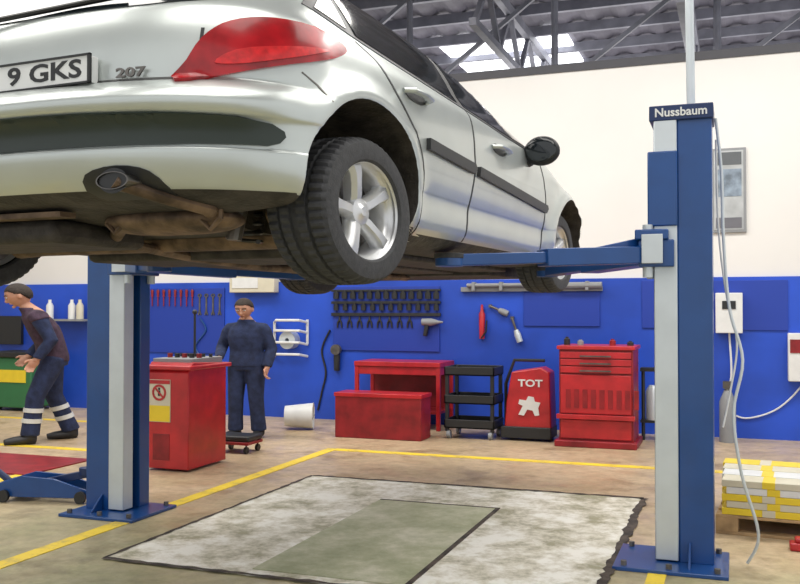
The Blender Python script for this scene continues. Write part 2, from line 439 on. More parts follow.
for sg in(1,-1):
    patch('window_frame',[(1.99,.95),(1.78,1.07),(1.5,1.22),(1.2,1.33),(.85,1.385),(.45,1.385),(.12,1.34),(-.10,1.24),(-.24,1.09),(.1,1.055),(.8,1.01),(1.4,.965)],'side',.003,m_black,sg=sg,res=.05)
    patch('side_window',[(1.72,.975),(1.70,1.09),(1.46,1.21),(1.18,1.31),(.97,1.345),(.95,1.02),(1.4,.985)],'side',.006,m_glass,sg=sg,res=.05)
    patch('side_window',[(.88,1.025),(.90,1.36),(.45,1.365),(.14,1.32),(.05,1.27),(.06,1.075)],'side',.006,m_glass,sg=sg,res=.05)
    patch('side_window',[(.0,1.085),(.0,1.24),(-.08,1.20),(-.18,1.10)],'side',.006,m_glass,sg=sg,res=.05)
    patch('door_seam',ribbon([(.93,.24),(.93,.6),(.94,1.0)],.012),'side',.0015,m_black,sg=sg)
    patch('door_seam',ribbon([(2.02,.26),(2.03,.5),(1.98,.8),(1.92,.95)],.012),'side',.0015,m_black,sg=sg)
    patch('door_seam',ribbon([(.44,.25),(.43,.4),(.42,.55),(.34,.72),(.20,.86),(.03,1.04)],.012),'side',.0015,m_black,sg=sg)
    patch('bumper_seam',ribbon([(-.27,.68),(-.31,.735),(-.36,.77)],.006),'side',.001,m_steel,sg=sg)
    patch('side_molding',[(.43,.66),(.43,.715),(.90,.688),(.92,.664),(.90,.633)],'side',.016,m_black,sg=sg,label='black rubbing strip')
    patch('side_molding',[(.955,.632),(.96,.684),(2.0,.622),(2.02,.60),(2.0,.568)],'side',.016,m_black,sg=sg,label='black rubbing strip')
    lp=smooth_poly([(.022,.692),(.055,.775),(.090,.855),(.14,.912),(.21,.943),(.304,.956),(.42,.958),(.50,.932),(.475,.885),(.40,.83),(.304,.785),(.17,.735)],3)
    tl=patch('tail_lamp',lp,'corner',.012,m_lens,sg=sg,res=.025,label='dark red wraparound tail lamp')
    patch('lamp_segment',smooth_poly([(.12,.765),(.17,.815),(.30,.85),(.42,.88),(.40,.86),(.32,.815),(.2,.77)],3),'corner',.016,m_lens2,tl,sg=sg,res=.025)
    for hy,hz in((.36,.895),(1.26,.845)):
        patch('handle_recess',smooth_poly([(hy-.09,hz),(hy-.05,hz+.03),(hy+.05,hz+.028),(hy+.09,hz-.004),(hy+.04,hz-.03),(hy-.05,hz-.027)],3),'side',.002,m_black,sg=sg,res=.02)
        h,_=hit((3*sg,hy,hz),(-sg,0,0));hb=MB()
        x=h.x
        hb.tube([(x,hy-.095,hz+.002),(x+sg*.028,hy-.07,hz+.004),(x+sg*.034,hy,hz+.004),(x+sg*.028,hy+.07,hz),(x,hy+.095,hz-.003)],[.012,.014,.015,.014,.012],10)
        carobj(hb,'door_handle',m_paint)
    mr=MB()
    mr.sph((0,0,0),(.085,.07,.098),nu=24,nv=14)
    mr.v=[(x,(y if y>0 else y*.35),z-.15*x*x) for x,y,z in mr.v]
    mr.tube([(-.06,.02,-.06),(-.12,.03,-.085)],[.03,.04],10)
    if sg<0: mr.v=[(-x,y,z) for x,y,z in mr.v]
    mr.v=[(x+sg*.935,y+1.70,z+.935) for x,y,z in mr.v]
    mo=carobj(mr,'wing_mirror',m_black)
    mg=MB();mg.sph((sg*.94,1.672,.935),(.07,.006,.08));carobj(mg,'mirror_glass',m_glass,mo)
# rear
patch('rear_window',smooth_poly([(-.66,1.03),(0,1.0),(.66,1.03),(.58,1.2),(.47,1.36),(0,1.385),(-.47,1.36),(-.58,1.2)],3),'rear',.004,m_glass,res=.05)
patch('bumper_strip',[(-.84,.478),(-.80,.565),(-.6,.578),(0,.582),(.6,.578),(.76,.574),(.81,.56),(.828,.535),(.830,.515),(.82,.492),(.80,.480),(.6,.472),(0,.468),(-.6,.472)],'rear',.007,m_strip,res=.03,label='dark grey bumper insert strip')
for sg in(1,-1):
    patch('tailgate_seam',ribbon([(sg*.655,.71),(sg*.66,.80),(sg*.66,.9)],.008),'rear',.0012,m_black)
patch('tailgate_seam',ribbon([(-.66,.715),(-.3,.712),(0,.712),(.3,.712),(.66,.715)],.010),'rear',.0012,m_black)
patch('exhaust_cutout',smooth_poly([(.375,.305),(.39,.375),(.48,.402),(.56,.38),(.585,.305),(.48,.298)],3),'rear',.003,m_black,res=.02)
ex=MB()
ex.lathe([(.033,-.20),(.034,-.0),(.037,.0),(.038,-.01),(.038,-.2)],'y',(0,0,0),n=28)
ex.v=[(x*1.35+.48,-y-.650,z*.85+.346) for x,y,z in ex.v]
ex.lathe([(.0001,.0),(.045,.0)],'y',(.48,-.645,.346),n=20,mi=1)
ex.v=[(x,y,z) for x,y,z in ex.v]
carobj(ex,'exhaust_tip',[m_chrome,m_black])
# licence plate
pc=.145;pz=.752
h,_=hit((pc+.26,-3,pz),(0,1,0));y0=h.y-.035
pl=carobj(MB().box(pc-.262,pc+.262,y0-.004,y0+.03,pz-.048,pz+.048),'license_plate',m_plate,bevel=.003)
bd=MB()
for a in((pc-.268,pc+.268,pz-.053,pz-.046),(pc-.268,pc+.268,pz+.046,pz+.053),(pc-.268,pc-.26,pz-.053,pz+.053),(pc+.26,pc+.268,pz-.053,pz+.053)):
    bd.box(a[0],a[1],y0-.008,y0,a[2],a[3])
carobj(bd,'plate_border',m_black,pl)
text('plate_lettering','9 GKS',.090,m_black,pl,Matrix.Translation(((pc+.240)*K,(y0-.005)*K,pz))@RX,.001,xs=1.50,align='RIGHT',bold=.002)
hh_=hit((.50,-3,.733),(0,1,0))[0]
text('badge','207',.046,m_steel,car,Matrix.Translation((.50*K,(hh_.y-.012)*K,.736))@Matrix.Rotation(.14,4,'Z')@RX,.004,xs=1.7,bold=.001)
wp=MB()
a,_=hit((-.02,-3,1.0),(0,1,0));b_,_=hit((.42,-3,1.06),(0,1,0))
wp.tube([(a.x,a.y-.03,a.z),(b_.x,b_.y-.03,b_.z)],.01,8);wp.cyl((a.x,a.y+.02,a.z),(a.x,a.y-.05,a.z),.025)
carobj(wp,'rear_wiper',m_black)
# underbody
ub=MB()
ub.box(-.30,.30,.5,2.6,.165,.21)
ub.box(.34,.58,.5,2.3,.175,.21).box(-.58,-.34,.5,2.3,.175,.21)
ub.box(-.5,.5,2.25,2.95,.15,.22)
carobj(ub,'floor_pan',m_under,bevel=.01)
ax=MB();ax.tube([(-.62,.12,.21),(-.5,.12,.22),(0,.12,.22),(.5,.12,.22),(.62,.12,.21)],.05,14)
for s in(1,-1):
    ax.tube([(s*.55,.5,.26),(s*.58,.25,.23),(s*.62,0,.30)],.035,10);ax.cyl((s*.55,0,.31),(s*.74,0,.31),.06)
carobj(ax,'rear_axle',m_rust)
for s in(1,-1):
    sp=MB();sp.tube([(s*.45+.05*math.cos(a),-.02+.05*math.sin(a),.19+a*.0062) for a in np.linspace(0,10*PI,90)],.010,6);carobj(sp,'coil_spring',m_black)
    carobj(MB().tube([(s*.52,-.18,.18),(s*.53,-.17,.30),(s*.54,-.16,.48)],[.022,.026,.018],10),'shock_absorber',m_steel)
mf=MB();mf.sph((0,0,0),(1,1,1),nu=24,nv=16)
mf.v=[(.40+.22*(1 if x>0 else -1)*abs(x)**.6,-.30+y*.11,.25+z*.055) for x,y,z in mf.v]
mf.tube([(.56,-.33,.26),(.60,-.42,.27),(.55,-.55,.30),(.48,-.64,.343)],.024,12)
mf.tube([(.2,-.28,.25),(.05,-.15,.20),(-.0,.3,.165),(0,.8,.14),(0,2.3,.14)],.024,12)
carobj(mf,'muffler',m_rust)
hs=MB()
for (x0,y0_) in((.26,-.38),(.58,-.38),(.05,.35)): hs.tube([(x0-.03,y0_,.24),(x0,y0_,.20),(x0+.03,y0_,.24),(x0+.03,y0_,.30)],.009,6)
hs.bar((-.55,-.50,.262),(.20,-.50,.262),.06,.02);hs.bar((-.5,-.35,.25),(-.5,.3,.21),.05,.03)
carobj(hs,'exhaust_brackets',m_rust)
carobj(MB().box(-.52,.10,-.45,-.05,.165,.26),'spare_wheel_cradle',m_under,bevel=.03)
carobj(MB().box(-.45,.45,.28,.75,.145,.24),'fuel_tank',m_under,bevel=.03)
# wheels
def build_wheel():
    t=MB()
    prof=[(.205,-.085),(.215,-.093),(.25,-.096),(.285,-.092),(.300,-.083),(.306,-.072),(.309,-.055),(.309,-.050),(.298,-.048),(.298,-.040),(.310,-.038),(.311,-.018),(.311,-.012),(.299,-.010),(.299,.0),(.299,.010),(.311,.012),(.311,.018),(.310,.038),(.298,.040),(.298,.048),(.309,.050),(.309,.055),(.306,.072),(.300,.083),(.285,.092),(.25,.096),(.215,.093),(.205,.085)]
    def mod(k,j):
        r,h=prof[j]
        if k%3==0 and (.05<=abs(h)<.085) and r>.299: return -.008
        if k%3==1 and (.012<=abs(h)<=.038) and r>.305: return -.005
        return 0
    t.lathe(prof,'x',n=156,mod=mod)
    t.scale((K,K,1));tyre=t.obj('wheel',m_rubber,None,ang=25)
    r=MB()
    r.lathe([(.200,.078),(.212,.090),(.215,.086),(.205,.070),(.190,.062),(.182,.045),(.178,-.06),(.2,-.08)],'x',n=64)
    for k in range(5):
        a=2*PI*k/5+PI/2+.25
        c,s=math.cos(a),math.sin(a)
        sec=[(.03,.030,.050),(.07,.028,.060),(.12,.027,.066),(.16,.032,.070),(.195,.044,.068)]
        vs=[]
        for rr,hw,x in sec:
            for tt,xx in((-hw,x-.014),(-hw*.55,x),(hw*.55,x),(hw,x-.014),(hw,x-.04),(-hw,x-.04)):
                vs.append((xx,rr*c-tt*s,rr*s+tt*c))
        fs=[]
        for i in range(len(sec)-1):
            for j in range(6): fs.append((i*6+j,i*6+(j+1)%6,(i+1)*6+(j+1)%6,(i+1)*6+j))
        fs+=[(5,4,3,2,1,0),tuple(range(24,30))]
        r.add(vs,fs)
    r.lathe([(.0001,.066),(.02,.067),(.030,.060),(.055,.056),(.06,.03)],'x',n=32)
    r.scale((K,K,1));rim=r.obj('rim',m_rim,tyre,ang=40)
    d=MB();d.lathe([(.0001,-.0),(.175,-.0),(.178,-.02),(.178,-.07),(.05,-.075)],'x',n=48)
    d.scale((K,K,1));d.obj('brake_drum',m_steel,tyre)
    return tyre
wh=build_wheel()
wh.parent=car
wpos=[(.775,0.02,.308,0),(.735,2.52,.33,0),(-.775,0.02,.308,PI),(-.735,2.52,.33,PI)]
wh.location=(wpos[0][0]*K,wpos[0][1]*K,wpos[0][2])
for p in wpos[1:]:
    w2=copy_tree(wh,(p[0]*K,p[1]*K,p[2]),p[3]);w2.parent=car

# ------------------------------------------------------------ LIFT
lift=thing('two_post_lift','blue two-post vehicle lift with silver galvanised column guards','car lift',(-2.29,5.72,0))
def post(cx,s,wd=.205):
    def bx(mb,a,b,c,d,z0,z1,mi=0):
        x0,x1=sorted((cx+s*a,cx+s*b));mb.box(x0,x1,c,d,z0,z1,mi)
    Y=5.58-5.72
    p=MB();bx(p,0,wd,Y,Y+.28,.02,2.68);bx(p,-.15,0,Y+.16,Y+.28,.02,2.68);bx(p,-.01,.0,Y+.0,Y+.28,.02,2.68)
    col=p.obj('post',m_blue,lift,bevel=.008)
    g=MB();bx(g,-.135,-.004,Y-.015,Y+.10,.03,2.62);g.obj('galvanised_guard',m_galv,col,bevel=.006)
    b=MB();bx(b,-.36,.27,Y-.22,Y+.33,0,.022);
    b.prism([(Y-.0,.02),(Y-.14,.02),(Y-.0,.14)],'x',cx+s*.05,cx+s*.065)
    bp=b.obj('base_plate',m_blue,col,bevel=.004)
    for ax_,ay in((-.30,Y-.17),(.21,Y-.17),(-.30,Y+.28),(.21,Y+.28),(-.05,Y-.17)):
        MB().cyl((cx+s*ax_,ay,.02),(cx+s*ax_,ay,.05),.018,n=6).obj('anchor_bolt',m_steel,bp)
    c=MB();bx(c,-.16,wd+.01,Y-.02,Y+.30,2.60,2.69);c.obj('head_cap',m_blued,col,bevel=.006)
    return col
pR=post(1.98,1,.19);pL=post(-2.02,-1)
text('maker_lettering','Nussbaum',.070,m_white,pR,Matrix.Translation((2.0,5.56-5.72-.003,2.645))@RX,.002,xs=1.0,bold=.0014)
def carriage(cx,s,tg,nm):
    Y=5.58-5.72
    def bx(mb,a,b,c,d,z0,z1,mi=0):
        x0,x1=sorted((cx+s*a,cx+s*b));mb.box(x0,x1,c,d,z0,z1,mi)
    c=MB();bx(c,-.17,-.0,Y-.03,Y+.12,1.98,2.42);bx(c,-.22,-.02,Y-.06,Y+.30,1.74,1.90)
    bx(c,-.24,-.05,Y-.075,Y+.02,1.90,1.96)
    o=c.obj(nm,m_blue,lift,bevel=.008)
    for yy in(Y-.02,Y+.26): MB().cyl((cx-s*.17,yy,1.68),(cx-s*.17,yy,1.99),.03).obj('pivot_pin',m_galv,o)
    MB().box(*sorted((cx-s*.20,cx-s*.08)),Y-.09,Y-.08,1.76,1.93).obj('stop_plate',m_galv,o,bevel=.003)
    for (tx,ty,py) in tg:
        a=MB()
        p0=Vector((cx-s*.17,py,1.815));p1=Vector((tx,ty,1.765));d=p1-p0
        m1=p0+d*.55
        a.bar(p0,m1,.15,.10);a.bar(p0+d*.5,p1,.11,.065)
        dd=d.normalized()
        q0=p0+Vector((0,0,.045));q1=p0+d*.32+Vector((0,0,.045))
        sd=dd.cross(Vector((0,0,1))).normalized()*.01
        a.add([q0-sd,q1-sd,q0-sd+Vector((0,0,.07)),q0+sd,q1+sd,q0+sd+Vector((0,0,.07))],[(0,1,2),(3,5,4),(0,3,4,1),(1,4,5,2),(2,5,3,0)])
        a.cyl((p1.x,p1.y,1.73),(p1.x,p1.y,1.79),.08,n=20)
        ao=a.obj('swing_arm',m_blue,o,bevel=.006)
        q=MB();q.cyl((p1.x,p1.y,1.775),(p1.x,p1.y,1.803),.085,n=24);q.obj('rubber_pad',m_rubber,ao,bevel=.004)
carriage(1.98,1,[(.80,-.85,-.10),(.98,1.05,.12)],'carriage')
carriage(-2.02,-1,[(-1.17,-.75,-.10),(-1.1,1.05,.12)],'carriage')
def hose(pts,r,m,name,par=None,n=8):
    P=[np.array(p,float) for p in pts];out=[]
    for i in range(len(P)-1):
        p0,p1,p2,p3=P[max(i-1,0)],P[i],P[i+1],P[min(i+2,len(P)-1)]
        for s in range(6):
            t=s/6;out.append(.5*((2*p1)+(-p0+p2)*t+(2*p0-5*p1+4*p2-p3)*t*t+(-p0+3*p1-3*p2+p3)*t**3))
    out.append(P[-1]);return MB().tube(out,r,n).obj(name,m,par)
def LW(x,y,z): return (x+2.29,y-5.72,z)
hose([LW(-.10,5.7,2.62),LW(-.07,5.7,2.3),LW(-.06,5.68,1.9),LW(-.03,5.66,1.5),LW(.04,5.64,1.2),LW(-.01,5.62,.9),LW(.03,5.62,.55),LW(.12,5.66,.2),LW(.06,5.7,.02)],.009,m_galv,'cable',lift)
hose([LW(-.10,5.74,2.5),LW(-.09,5.74,2.0),LW(-.05,5.74,1.6),LW(.01,5.74,1.3),LW(-.03,5.74,1.0),LW(-.07,5.7,.8)],.006,m_white,'cable',lift)
o=MB().tube([(-.24,5.75,2.69),(-.26,5.75,4.5),(-.28,5.75,6.25)],.026,12).obj('conduit_pipe',m_galv)
tag(o,'grey vertical conduit pipe dropping from roof to lift post','pipe')

# ------------------------------------------------------------ PEOPLE
def skin_geo(V,E,R,sub=2):
    me=bpy.data.meshes.new('t');me.from_pydata(V,E,[]);ob=bpy.data.objects.new('t',me);COL.objects.link(ob)
    ob.modifiers.new('s','SKIN')
    for i,r in enumerate(R): me.skin_vertices[0].data[i].radius=(r,r)
    me.skin_vertices[0].data[0].use_root=True
    s=ob.modifiers.new('u','SUBSURF');s.levels=sub
    dg=bpy.context.evaluated_depsgraph_get();nm=bpy.data.meshes.new_from_object(ob.evaluated_get(dg))
    vs=[v.co.copy() for v in nm.vertices];fs=[tuple(p.vertices) for p in nm.polygons]
    bpy.data.objects.remove(ob);return vs,fs
def remesh(mb,vox,it=2):
    o=mb.obj('t',m_skin);r=o.modifiers.new('r','REMESH');r.mode='VOXEL';r.voxel_size=vox
    s=o.modifiers.new('s','SMOOTH');s.iterations=it;s.factor=.5
    dg=bpy.context.evaluated_depsgraph_get();nm=bpy.data.meshes.new_from_object(o.evaluated_get(dg))
    n=MB();n.add([v.co.copy() for v in nm.vertices],[tuple(p.vertices) for p in nm.polygons]);bpy.data.objects.remove(o);return n
def rings(pts,n=20,exp=2.4):
    vs=[];N=len(pts)
    for i,(c,rx,ry) in enumerate(pts):
        for k in range(n):
            a=2*PI*k/n;ca,sa=math.cos(a),math.sin(a)
            vs.append((c[0]+rx*math.copysign(abs(ca)**(2/exp),ca),c[1]+ry*math.copysign(abs(sa)**(2/exp),sa),c[2]))
    fs=[(i*n+k,i*n+(k+1)%n,(i+1)*n+(k+1)%n,(i+1)*n+k) for i in range(N-1) for k in range(n)]
    fs+=[tuple(range(n))[::-1],tuple(range((N-1)*n,N*n))]
    return vs,fs
def person(label,loc,rot,J,vest=False,bands=False,hgt=1.0,wid=1.3):
    P=thing('person',label,'person',loc,rot)
    sc_=lambda mb:mb.scale((wid*hgt,wid*hgt,hgt))
    V=[J['pelvis'],J['waist'],J['chest'],J['collar'],J['neck'],J['head']];E=[(0,1),(1,2),(2,3),(3,4),(4,5)];R=[.12,.115,.12,.08,.056,.060]
    head=Vector(J['head'])
    hands=[]
    for s in('L','R'):
        i=len(V);V+=[J['sh'+s],J['el'+s],J['wr'+s]];E+=[(3,i),(i,i+1),(i+1,i+2)];R+=[.058,.042,.030]
        w=Vector(J['wr'+s]);d=(w-Vector(J['el'+s])).normalized();hands.append((s,w,d))
    for s in('L','R'):
        i=len(V);V+=[J['hip'+s],J['kn'+s],J['an'+s],J['to'+s]];E+=[(0,i),(i,i+1),(i+1,i+2),(i+2,i+3)];R+=[.088,.055,.038,.03]
    mb=MB();v,f=skin_geo(V,E,R);mb.add(v,f)
    F=Vector(J.get('face',(0,-1,-.15))).normalized();side=F.cross(Vector((0,0,1))).normalized();up=side.cross(F).normalized()
    hm=Matrix((side*1.06,-F*1.06,up*1.06)).transposed().to_4x4();hm.translation=head+up*.085
    h=MB();h.sph((0,0,0),(.076,.096,.116),nu=32,nv=24)
    hv=[]
    for x,y,z in h.v:
        if z<0: k=1+.28*z/.116;x*=k;y=y*(1+.12*z/.116) if y<0 else y*(1+.35*z/.116)
        if y<0 and abs(z-.012)<.02 and .012<abs(x)<.05: y+=.008
        hv.append((x,y,z))
    h.v=hv
    h.sph((0,-.098,-.022),(.013,.018,.018),nu=10,nv=8);h.sph((0,-.092,.0),(.009,.012,.03),nu=10,nv=8)
    h.sph((0,-.083,-.055),(.024,.010,.008),nu=10,nv=8);h.sph((0,-.076,-.092),(.02,.016,.014),nu=10,nv=8)
    for s in(1,-1): h.sph((s*.076,.008,-.01),(.010,.018,.030),nu=10,nv=8)
    i0=len(mb.v);mb.add(h.v,h.f);mb.xf(hm,i0)
    for s,w,d in hands:
        sd=Vector((0,1,0)) if abs(d.y)<.8 else Vector((0,0,1))
        a=d.cross(sd).normalized();b=a.cross(d).normalized()
        m=MB();m.sph((0,0,0),(.042,.019,.055),nu=16,nv=12)
        Mh=Matrix((b,a,d)).transposed().to_4x4();Mh.translation=w+d*.055
        m.xf(Mh);mb.add(m.v,m.f)
        mb.tube([w-d*.05,w+d*.03],[.030,.026],12)
        for k,(off,ln) in enumerate(((-.031,.060),(-.0105,.074),(.0105,.069),(.031,.054))):
            p0=w+d*.085+b*off;p1=p0+d*ln*.5+a*.006;p2=p1+d*ln*.35+a*.022;p3=p2+d*ln*.1+a*.02
            mb.tube([p0,p1,p2,p3],[.0098,.0092,.0085,.0065],8)
        p0=w+d*.03-b*.03;mb.tube([p0,p0-b*.028+d*.025,p0-b*.034+d*.055+a*.012],[.013,.012,.009],8)
    mb=remesh(mb,.0065)
    sc_(mb).obj('body',m_skin,P,ang=180)
    for s in(1,-1):
        q=MB();q.sph((s*.031,-.084,.012),(.012,.008,.0055),nu=10,nv=8,mi=0);q.sph((s*.031,-.091,.011),(.006,.003,.0055),nu=8,nv=6,mi=1);q.xf(hm);sc_(q).obj('eye',[m_white,m_hair],P)
        q=MB();q.bar((s*.014,-.094,.033),(s*.050,-.082,.035),.008,.007);q.xf(hm);sc_(q).obj('eyebrow',m_hair,P)
    e=MB();e.tube([(-.022,-.087,-.056),(0,-.093,-.055),(.022,-.087,-.056)],.003,6);e.xf(hm);sc_(e).obj('lips',mat('lips',(.35,.12,.10),.5),P)
    hr=MB();hr.sph((0,.008,.016),(.084,.100,.114),nu=48,nv=36)
    def hl(x,y):
        if y<-.055: return .068
        if y<-.02: return .068-(y+.055)*1.2
        if y<.02: return .026-(y+.02)*.4
        return max(-.06,.01-(y-.02)*1.6)
    kv=[]
    for x,y,z in hr.v:
        l=hl(x,y)
        if z<l:
            k=.82 if z>-.09 else .5
            kv.append((x*k,y*k,l+(z-l)*.05))
        else: kv.append((x,y,z))
    hr.v=kv
    hr.xf(hm);sc_(hr).obj('hair',m_hair,P,ang=180)
    def cloth(pieces,name,m,vox=.011,it=5):
        mm=MB()
        for v,f in pieces: mm.add(v,f)
        mm=remesh(mm,vox,it);return sc_(mm).obj(name,m,P,ang=180)
    pe,wa,ch,colr,ne=[Vector(J[k]) for k in('pelvis','waist','chest','collar','neck')]
    tors=[(pe-Vector((0,0,.06)),.170,.125),(pe,.168,.125),(wa,.158,.118),(ch.lerp(wa,.4),.168,.128),(ch,.172,.130),(colr.lerp(ch,.35),.165,.118),(colr+Vector((0,0,.01)),.128,.095),(ne.lerp(colr,.5),.085,.082),(ne.lerp(colr,.0),.074,.076)]
    pieces=[rings(tors)]
    for s in('L','R'):
        shv=Vector(J['sh'+s]);el=Vector(J['el'+s]);wr=Vector(J['wr'+s])
        arm=MB().tube([colr.lerp(shv,.4),shv,shv.lerp(el,.12),shv.lerp(el,.5),el,el.lerp(wr,.5),wr],[.066,.072,.070,.062,.057,.052,.044],14)
        if vest:
            v2=MB().tube([colr.lerp(shv,.4),shv,shv.lerp(el,.14)],[.074,.084,.080],14);pieces.append((v2.v,v2.f))
            cloth([(arm.v,arm.f)],'sleeve',m_navy)
        else: pieces.append((arm.v,arm.f))
    cloth(pieces,'vest' if vest else 'jacket',m_vest if vest else m_navy)
    pieces=[rings([(pe-Vector((0,0,.10)),.16,.115),(pe-Vector((0,0,.03)),.165,.12),(pe+Vector((0,0,.04)),.158,.115)])]
    for s in('L','R'):
        hp,kn,an=Vector(J['hip'+s]),Vector(J['kn'+s]),Vector(J['an'+s])
        t=MB().tube([hp+Vector((0,0,.02)),hp.lerp(kn,.25),hp.lerp(kn,.6),kn,kn.lerp(an,.5),kn.lerp(an,1.0)],[.095,.095,.084,.074,.070,.074],16);pieces.append((t.v,t.f))
    tr_=cloth(pieces,'trousers',m_navy)
    if bands:
        for s in('L','R'):
            kn,an=Vector(J['kn'+s]),Vector(J['an'+s])
            for t in(.28,.55):
                a=kn.lerp(an,t);b=kn.lerp(an,t+.11);sc_(MB().tube([a,b],[.077,.077],20)).obj('reflective_band',m_refl,tr_)
    for s in('L','R'):
        an,to=Vector(J['an'+s]),Vector(J['to'+s]);d=(to-an);d.z=0;d.normalize()
        z0=an.z-.09
        q=MB();q.tube([an+Vector((0,0,.06)),Vector((an.x,an.y,z0+.05))],[.055,.055],14)
        q2=MB().tube([Vector((an.x,an.y,z0+.045))-d*.05,Vector((an.x,an.y,z0+.05))+d*.03,Vector((an.x,an.y,z0+.042))+d*.12,Vector((an.x,an.y,z0+.035))+d*.19],[.044,.052,.046,.030],14)
        q.add([(x,y,max(z,z0)) for x,y,z in q2.v],q2.f)
        q=remesh(q,.009,3);q.v=[(x,y,max(z,z0)) for x,y,z in q.v];sc_(q).obj('boot',m_boot,P,ang=180)
    return P
J1=dict(pelvis=(0,0,.95),waist=(0,0,1.08),chest=(0,-.01,1.27),collar=(0,-.01,1.395),neck=(0,-.025,1.48),head=(0,-.045,1.53),face=(.05,-1,-.38),
 shL=(.165,0,1.365),elL=(.235,.03,1.11),wrL=(.225,-.06,.89),shR=(-.165,0,1.365),elR=(-.25,.0,1.12),wrR=(-.19,-.20,1.01),
 hipL=(.085,0,.92),knL=(.10,-.02,.50),anL=(.115,.02,.09),toL=(.13,-.12,.03),hipR=(-.085,0,.92),knR=(-.095,-.03,.50),anR=(-.11,0,.09),toR=(-.14,-.14,.03))
g=G(247,437)
mid=g.copy()
person('man in navy work jacket and trousers standing looking down',(g.x,g.y,0),math.radians(8),J1,hgt=.925,wid=1.34)
J2=dict(pelvis=(0,.04,.93),waist=(0,.02,1.06),chest=(0,-.04,1.25),collar=(0,-.10,1.38),neck=(0,-.15,1.46),head=(0,-.185,1.51),face=(-.15,-1,-.45),
 shL=(.165,-.09,1.355),elL=(.22,.0,1.11),wrL=(.20,-.10,.92),shR=(-.165,-.09,1.355),elR=(-.22,.02,1.11),wrR=(-.18,-.12,.93),
 hipL=(.09,.04,.90),knL=(.10,-.10,.50),anL=(.10,-.14,.09),toL=(.10,-.29,.03),hipR=(-.09,.04,.90),knR=(-.10,.06,.49),anR=(-.10,.20,.09),toR=(-.10,.07,.04))
g=G(48,441)
person('man in plum vest and banded navy work trousers walking, leaning forward',(g.x,g.y,0),math.radians(-42),J2,vest=True,bands=True,hgt=1.03,wid=1.36)

# ------------------------------------------------------------ WORKSHOP ITEMS
cm=thing('brake_tester_console','red steel control cabinet with warning sign beside lift post','control cabinet',(-4.9,7.5,0))
b=MB();b.prism([(-.32,.02),(.34,.02),(.34,.97),(-.24,1.0),(-.32,.90)],'x',-.24,.22);b.box(-.28,.26,-.34,.38,.93,.97)
b.obj('cabinet',m_red,cm,bevel=.01)
cp=MB().box(-.22,.20,-.24,.30,.97,1.03).obj('control_panel',m_grey,cm,bevel=.005)
for i in range(5):
    MB().cyl((-.16+.08*i,-.05,1.03),(-.16+.08*i,-.05,1.07),.025,n=12).obj('knob',m_black if i%2 else m_redd,cp);MB().cyl((-.14+.08*i,.12,1.03),(-.14+.08*i,.12,1.06),.018,n=12).obj('knob',m_black,cp)
b=MB();b.tube([(-.05,.2,1.03),(-.05,.2,1.45)],.012,8);b.sph((-.05,.2,1.46),.025);b.obj('lever',m_black,cm)
sgo=MB().box(-.215,.03,-.325,-.318,.45,.84).obj('warning_sign',m_cream,cm)
sr=MB();sr.lathe([(.055,-.330),(.075,-.330),(.075,-.325),(.055,-.325)],'y',(-.09,0,.72),n=28,closed=True);sr.bar((-.135,-.328,.765),(-.045,-.328,.675),.006,.016,up=(1,0,0))
sr.obj('prohibition_symbol',m_red,sgo)
sm=MB();sm.sph((-.09,-.327,.755),(.012,.003,.012));sm.box(-.102,-.078,-.330,-.325,.69,.74);sm.obj('pictogram',m_black,sgo)
MB().box(-.21,.025,-.328,-.325,.455,.60).obj('yellow_panel',m_yel,sgo)
MB().box(-.21,.025,-.328,-.325,.80,.835).obj('red_heading',m_red,sgo)
MB().box(-.16,.02,-.325,-.318,.10,.34).obj('vent_panel',m_redd,cm,bevel=.003)

y=10.62;a=W(354,400,y);c=W(440,400,y);x=(a.x+c.x)/2;w=c.x-a.x;h=W(400,362,y).z
t=thing('workbench','red steel workbench with open shelf against blue wall','workbench',(x,y,0))
b=MB().box(-w/2,w/2,0,.6,h-.06,h).box(-w/2+.02,w/2-.02,.02,.58,h-.16,h-.06);b.obj('worktop',m_red,t,bevel=.006)
for sx in(-1,1):
    for yy in(.03,.56):
        MB().box(sx*(w/2-.03)-.025,sx*(w/2-.03)+.025,yy-.02,yy+.02,0,h-.06).obj('leg',m_red,t,bevel=.004)
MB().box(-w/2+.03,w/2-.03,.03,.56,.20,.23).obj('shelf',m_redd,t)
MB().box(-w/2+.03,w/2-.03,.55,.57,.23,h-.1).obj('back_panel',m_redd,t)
y=9.75;a=W(335,430,y);c=W(421,430,y);x=(a.x+c.x)/2;w=c.x-a.x;h=W(378,394,y).z
t=thing('parts_washer','low red steel box standing in front of workbench','box',(x,y,0))
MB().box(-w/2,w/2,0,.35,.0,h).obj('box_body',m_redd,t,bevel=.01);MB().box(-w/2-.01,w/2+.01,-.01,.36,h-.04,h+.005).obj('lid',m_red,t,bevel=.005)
y=10.1;a=W(444,420,y);c=W(494,420,y);x=(a.x+c.x)/2;w=c.x-a.x;h=W(470,368,y).z
t=thing('tool_trolley','black plastic three-shelf tool trolley on castors','trolley',(x,y,0))
for z in(.12,.40,h-.09):
    b=MB().box(-w/2,w/2,0,.45,z,z+.02)
    b.box(-w/2,w/2,0,.02,z,z+.10).box(-w/2,w/2,.43,.45,z,z+.10).box(-w/2,-w/2+.02,0,.45,z,z+.10).box(w/2-.02,w/2,0,.45,z,z+.10)
    b.obj('shelf',m_black,t,bevel=.005)
for sx in(-1,1):
    for yy in(.03,.42):
        MB().box(sx*(w/2-.03)-.02,sx*(w/2-.03)+.02,yy-.02,yy+.02,.08,h).obj('upright',m_black,t,bevel=.003)
        c_=MB();c_.cyl((sx*(w/2-.05)-.02,yy,.045),(sx*(w/2-.05)+.02,yy,.045),.045);c_.obj('castor',m_grey,t)
